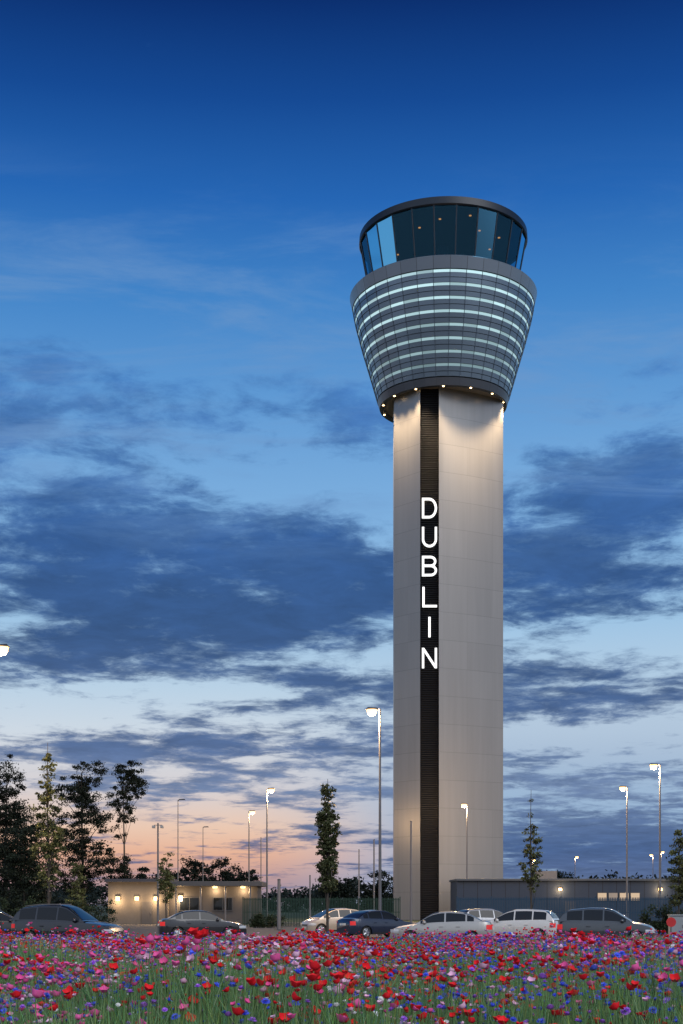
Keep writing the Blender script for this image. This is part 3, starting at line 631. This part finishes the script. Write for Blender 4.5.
# ------------------------------------------------------------------ flower meadow
def scatter(y0, y1, dens, margin=2.5):
    area = .246*(y1*y1-y0*y0)+2*margin*(y1-y0); m_ = int(area*dens)
    yy = np.sqrt(RNG.random(m_)*(y1*y1-y0*y0)+y0*y0); xx = (RNG.random(m_)*2-1)*(.246*yy+margin); return xx, yy
def patchy(x, y, s, ph): return np.sin(x*s+ph)+np.sin(y*s*.8+ph*2.3)+.8*np.sin((x+y)*s*1.7+ph*.7)
Vs, Cs, Ts = [], [], []; base_i = 0
for (y0, y1, dens, hh, wd) in ((8, 14, 1250, .80, .0055), (14, 24, 540, .76, .009), (24, YE, 215, .54, .015)):
    xx, yy = scatter(y0, y1, dens); m_ = len(xx); z0 = zg(xx, yy); h = hh*(.4+.75*RNG.random(m_))*(1+.15*patchy(xx, yy, 1.6, 3)); a = RNG.random(m_)*6.283; ln = .25*RNG.normal(size=m_)*h; la = RNG.random(m_)*6.283
    dx, dy = np.cos(a)*wd, np.sin(a)*wd*.5; tx, ty = xx+ln*np.cos(la), yy+ln*np.sin(la); mx_, my_ = xx+.35*ln*np.cos(la), yy+.35*ln*np.sin(la)
    V = np.stack([np.stack([xx-dx, yy-dy, z0], 1), np.stack([xx+dx, yy+dy, z0], 1), np.stack([mx_+dx, my_+dy, z0+h*.55], 1), np.stack([tx, ty, z0+h], 1), np.stack([mx_-dx, my_-dy, z0+h*.55], 1)], 1).reshape(-1, 3)
    i = np.arange(m_)[:, None]*5+base_i
    Ts.append(np.concatenate([i+np.array([[0,1,2]]), i+np.array([[0,2,4]]), i+np.array([[4,2,3]])])); base_i += m_*5
    g = np.array([.16, .28, .088])[None]*(.35+1.15*RNG.random(m_))[:, None]; g[:, 0] *= .65+.7*RNG.random(m_); g[:, 2] *= .7+1.0*RNG.random(m_)
    Vs.append(V); Cs.append(np.repeat(g, 5, 0))
tag(fastmesh('meadow_grass', np.concatenate(Vs), np.concatenate(Ts), np.concatenate(Cs), leafm), 'green grass and stems filling the flower meadow', 'grass', kind='stuff')
KINDS = [('poppy', 'red poppy', (.88, .018, .028), .030), ('poppy', 'pink poppy', (.90, .12, .36), .029), ('poppy', 'pale pink poppy', (.92, .50, .66), .026),
         ('cornflower', 'blue cornflower', (.11, .16, .86), .022), ('cornflower', 'purple cornflower', (.44, .16, .72), .022), ('daisy', 'white daisy', (.88, .86, .82), .018)]
def bloom_template(kind, hi=True):
    if kind == 0:
        k = 8 if hi else 6; v = [(0, 0, -.3)]
        for i in range(k):
            a = 6.283*i/k; r = .72; v.append((r*math.cos(a), r*math.sin(a), .05))
        for i in range(k):
            a = 6.283*i/k; r = 1.05+(.12 if i % 2 else -.10); v.append((r*math.cos(a), r*math.sin(a), .70+(.22 if i % 2 else -.04)))
        f = []
        for i in range(k):
            j = (i+1) % k; f += [(0, 1+i, 1+j), (1+i, 1+k+i, 1+k+j), (1+i, 1+k+j, 1+j)]
    else:
        k = 9 if hi else 6; v = []; f = []
        for ring, (r1, z1) in enumerate(((1.25, .35), (.75, .95))):
            for i in range(k):
                a = 6.283*(i+.5*ring)/k; w_ = .34 if hi else .5
                q = len(v); v += [(0, 0, -.2), (.75*r1*math.cos(a-w_), .75*r1*math.sin(a-w_), z1*.8), (r1*math.cos(a), r1*math.sin(a), z1), (.75*r1*math.cos(a+w_), .75*r1*math.sin(a+w_), z1*.8)]
                f += [(q, q+1, q+2), (q, q+2, q+3)]
    return np.array(v), np.array(f)
xsA, ysA = [], []
for (y0, y1, dn) in ((8.6, 16, 260), (16, 30, 150), (30, YE-.3, 60)):
    a, b = scatter(y0, y1, dn); keep = RNG.random(len(a)) < np.clip(.72+.24*patchy(a, b, 2.1, 1.5), .25, 1); xsA.append(a[keep]); ysA.append(b[keep])
X_ = np.concatenate(xsA); Y_ = np.concatenate(ysA); N_ = len(X_)
pw = np.stack([1.6+1.0*patchy(X_, Y_, .9, 1), 1.05+.7*patchy(X_, Y_, .8, 4), .6+.35*patchy(X_, Y_, 1.1, 2), 2.1+1.1*patchy(X_, Y_, .7, 6), .95+.5*patchy(X_, Y_, 1.3, 5), .85+.4*patchy(X_, Y_, 1.2, 9)], 1)
pw = np.clip(pw, .05, None); pw /= pw.sum(1)[:, None]; cum = pw.cumsum(1); K_ = (RNG.random(N_)[:, None] > cum).sum(1).clip(0, 5)
Hf = np.where(K_ < 3, .36+.54*RNG.random(N_), .32+.52*RNG.random(N_))*(1-.20*sst(20, 44, Y_))*(1+.16*patchy(X_, Y_, 1.6, 3)); Z0 = zg(X_, Y_); ZT = Z0+Hf
SZ = np.array([k[3] for k in KINDS])[K_]*(.45+.95*RNG.random(N_)); TLa = RNG.random(N_)*6.283; TLt = .85*RNG.random(N_); SP = RNG.random(N_)*6.283
pyv = HZ+(CAMH-ZT)*F/Y_; inview = (np.abs(X_)*F/Y_ < 340) & (pyv < 1022)
order = np.argsort(np.where(inview, Y_/SZ, 1e9)); near = order[:300]; isn = np.zeros(N_, bool); isn[near] = True
Vs, Cs, Ts = [], [], []; bi = 0
def rotmats(idx):
    ca, sa = np.cos(SP[idx]), np.sin(SP[idx]); ct, st = np.cos(TLt[idx]), np.sin(TLt[idx]); cb, sb = np.cos(TLa[idx]), np.sin(TLa[idx])
    m = len(idx); Rz = np.zeros((m, 3, 3)); Rz[:, 0, 0] = ca; Rz[:, 0, 1] = -sa; Rz[:, 1, 0] = sa; Rz[:, 1, 1] = ca; Rz[:, 2, 2] = 1
    Rx = np.zeros((m, 3, 3)); Rx[:, 0, 0] = 1; Rx[:, 1, 1] = ct; Rx[:, 1, 2] = -st; Rx[:, 2, 1] = st; Rx[:, 2, 2] = ct
    Rb = np.zeros((m, 3, 3)); Rb[:, 0, 0] = cb; Rb[:, 0, 1] = -sb; Rb[:, 1, 0] = sb; Rb[:, 1, 1] = cb; Rb[:, 2, 2] = 1
    return Rb @ Rx @ Rz
for ki in range(6):
    for hi in (True, False):
        idx = np.where((K_ == ki) & (~isn) & ((Y_ < 22) == hi))[0]
        if not len(idx): continue
        tv, tf = bloom_template(0 if ki < 3 else 1, hi); Rm = rotmats(idx); sc = SZ[idx]*(1 if hi else 1.1)
        V = np.einsum('mij,kj->mki', Rm, tv)*sc[:, None, None]+np.stack([X_[idx], Y_[idx], ZT[idx]], 1)[:, None]
        i = (np.arange(len(idx))*len(tv)+bi)[:, None, None]; Ts.append((i+tf[None]).reshape(-1, 3)); bi += len(idx)*len(tv)
        c = np.array(KINDS[ki][2])[None]*(.72+.48*RNG.random(len(idx)))[:, None]; c = np.repeat(c[:, None], len(tv), 1)
        if ki < 3: c[:, 0] *= .35
        Vs.append(V.reshape(-1, 3)); Cs.append(c.reshape(-1, 3).clip(0, .92))
idx = np.where((~isn) & (Y_ < 30))[0]; m_ = len(idx); wv = .003+.0001*Y_[idx]
V = np.stack([np.stack([X_[idx]-wv+.05*np.cos(SP[idx]), Y_[idx], Z0[idx]], 1), np.stack([X_[idx]+wv+.05*np.cos(SP[idx]), Y_[idx], Z0[idx]], 1), np.stack([X_[idx], Y_[idx], ZT[idx]], 1)], 1).reshape(-1, 3)
Ts.append(np.arange(m_*3).reshape(-1, 3)+bi); Vs.append(V); Cs.append(np.repeat(np.array([[.14, .25, .08]])*(.6+.8*RNG.random(m_))[:, None], 3, 0))
tag(fastmesh('wildflowers', np.concatenate(Vs), np.concatenate(Ts), np.concatenate(Cs), petalm), 'mass of red, pink and blue wildflowers stretching back to the cars', 'flowers', kind='stuff')
stemm = mat('flower_stem', (.13, .24, .075), .7, var=.3, scale=20); ctr = {0: mat('poppy_centre', (.02, .02, .015), .8), 1: mat('floret_centre', (.05, .03, .12), .8), 2: mat('daisy_centre', (.55, .36, .04), .7)}
TM = []
for ki, (nm, lb, c, sz) in enumerate(KINDS):
    tv, tf = bloom_template(0 if ki < 3 else 1, True)
    me = bpy.data.meshes.new('petals'); me.from_pydata([tuple(v) for v in tv], [], [tuple(int(q) for q in f) for f in tf]); me.materials.append(mat(nm+'_petal', c, .6, var=.25, scale=1.5, spec=.2))
    if ki < 3: me.shade_smooth()
    b = MB(); b.lathe([(.01,.16),(.16,.12),(.2,.0),(.1,-.08)] if ki < 3 else [(.01,.75),(.3,.65),(.34,.4),(.1,.2)], 8); me2 = bpy.data.meshes.new('centre'); me2.from_pydata(b.v, [], b.f); me2.materials.append(ctr[0 if ki < 3 else (1 if ki < 5 else 2)])
    b = MB(); b.tube([(.05,0,-1),(.02,.02,-.5),(0,0,-.01)], [.006,.005,.004], 5)
    b.add([(.03,0,-.75),(.16,.06,-.5),(.2,.02,-.38),(.1,-.03,-.55)], [(0,1,2,3)]); b.add([(.04,.0,-.85),(-.1,.05,-.62),(-.17,-.02,-.5),(-.06,-.06,-.68)], [(0,1,2,3)])
    me3 = bpy.data.meshes.new('stem'); me3.from_pydata(b.v, [], b.f); me3.materials.append(stemm); TM.append((me, me2, me3))
Rall = rotmats(near)
for q, i in enumerate(near):
    ki = int(K_[i]); nm, lb, c, sz = KINDS[ki]
    o = empty(nm, (X_[i], Y_[i], Z0[i]-.01), 0, lb+' growing at the front of the meadow', 'flower', lb.replace('poppy', 'poppies')+('s' if 'poppy' not in lb else '')+' at the front of the meadow')
    for me, nme in zip(TM[ki], ('petals', 'centre', 'stem')):
        ch = bpy.data.objects.new(nme, me); C.objects.link(ch); ch.parent = o
        if nme == 'stem': ch.location = (0, 0, Hf[i]); ch.scale = (1, 1, Hf[i]); ch.rotation_euler = (0, 0, SP[i])
        else:
            ch.location = (0, 0, Hf[i]+.01); ch.rotation_euler = Matrix(Rall[q].tolist()).to_euler(); ch.scale = (SZ[i],)*3
print('flowers', N_)
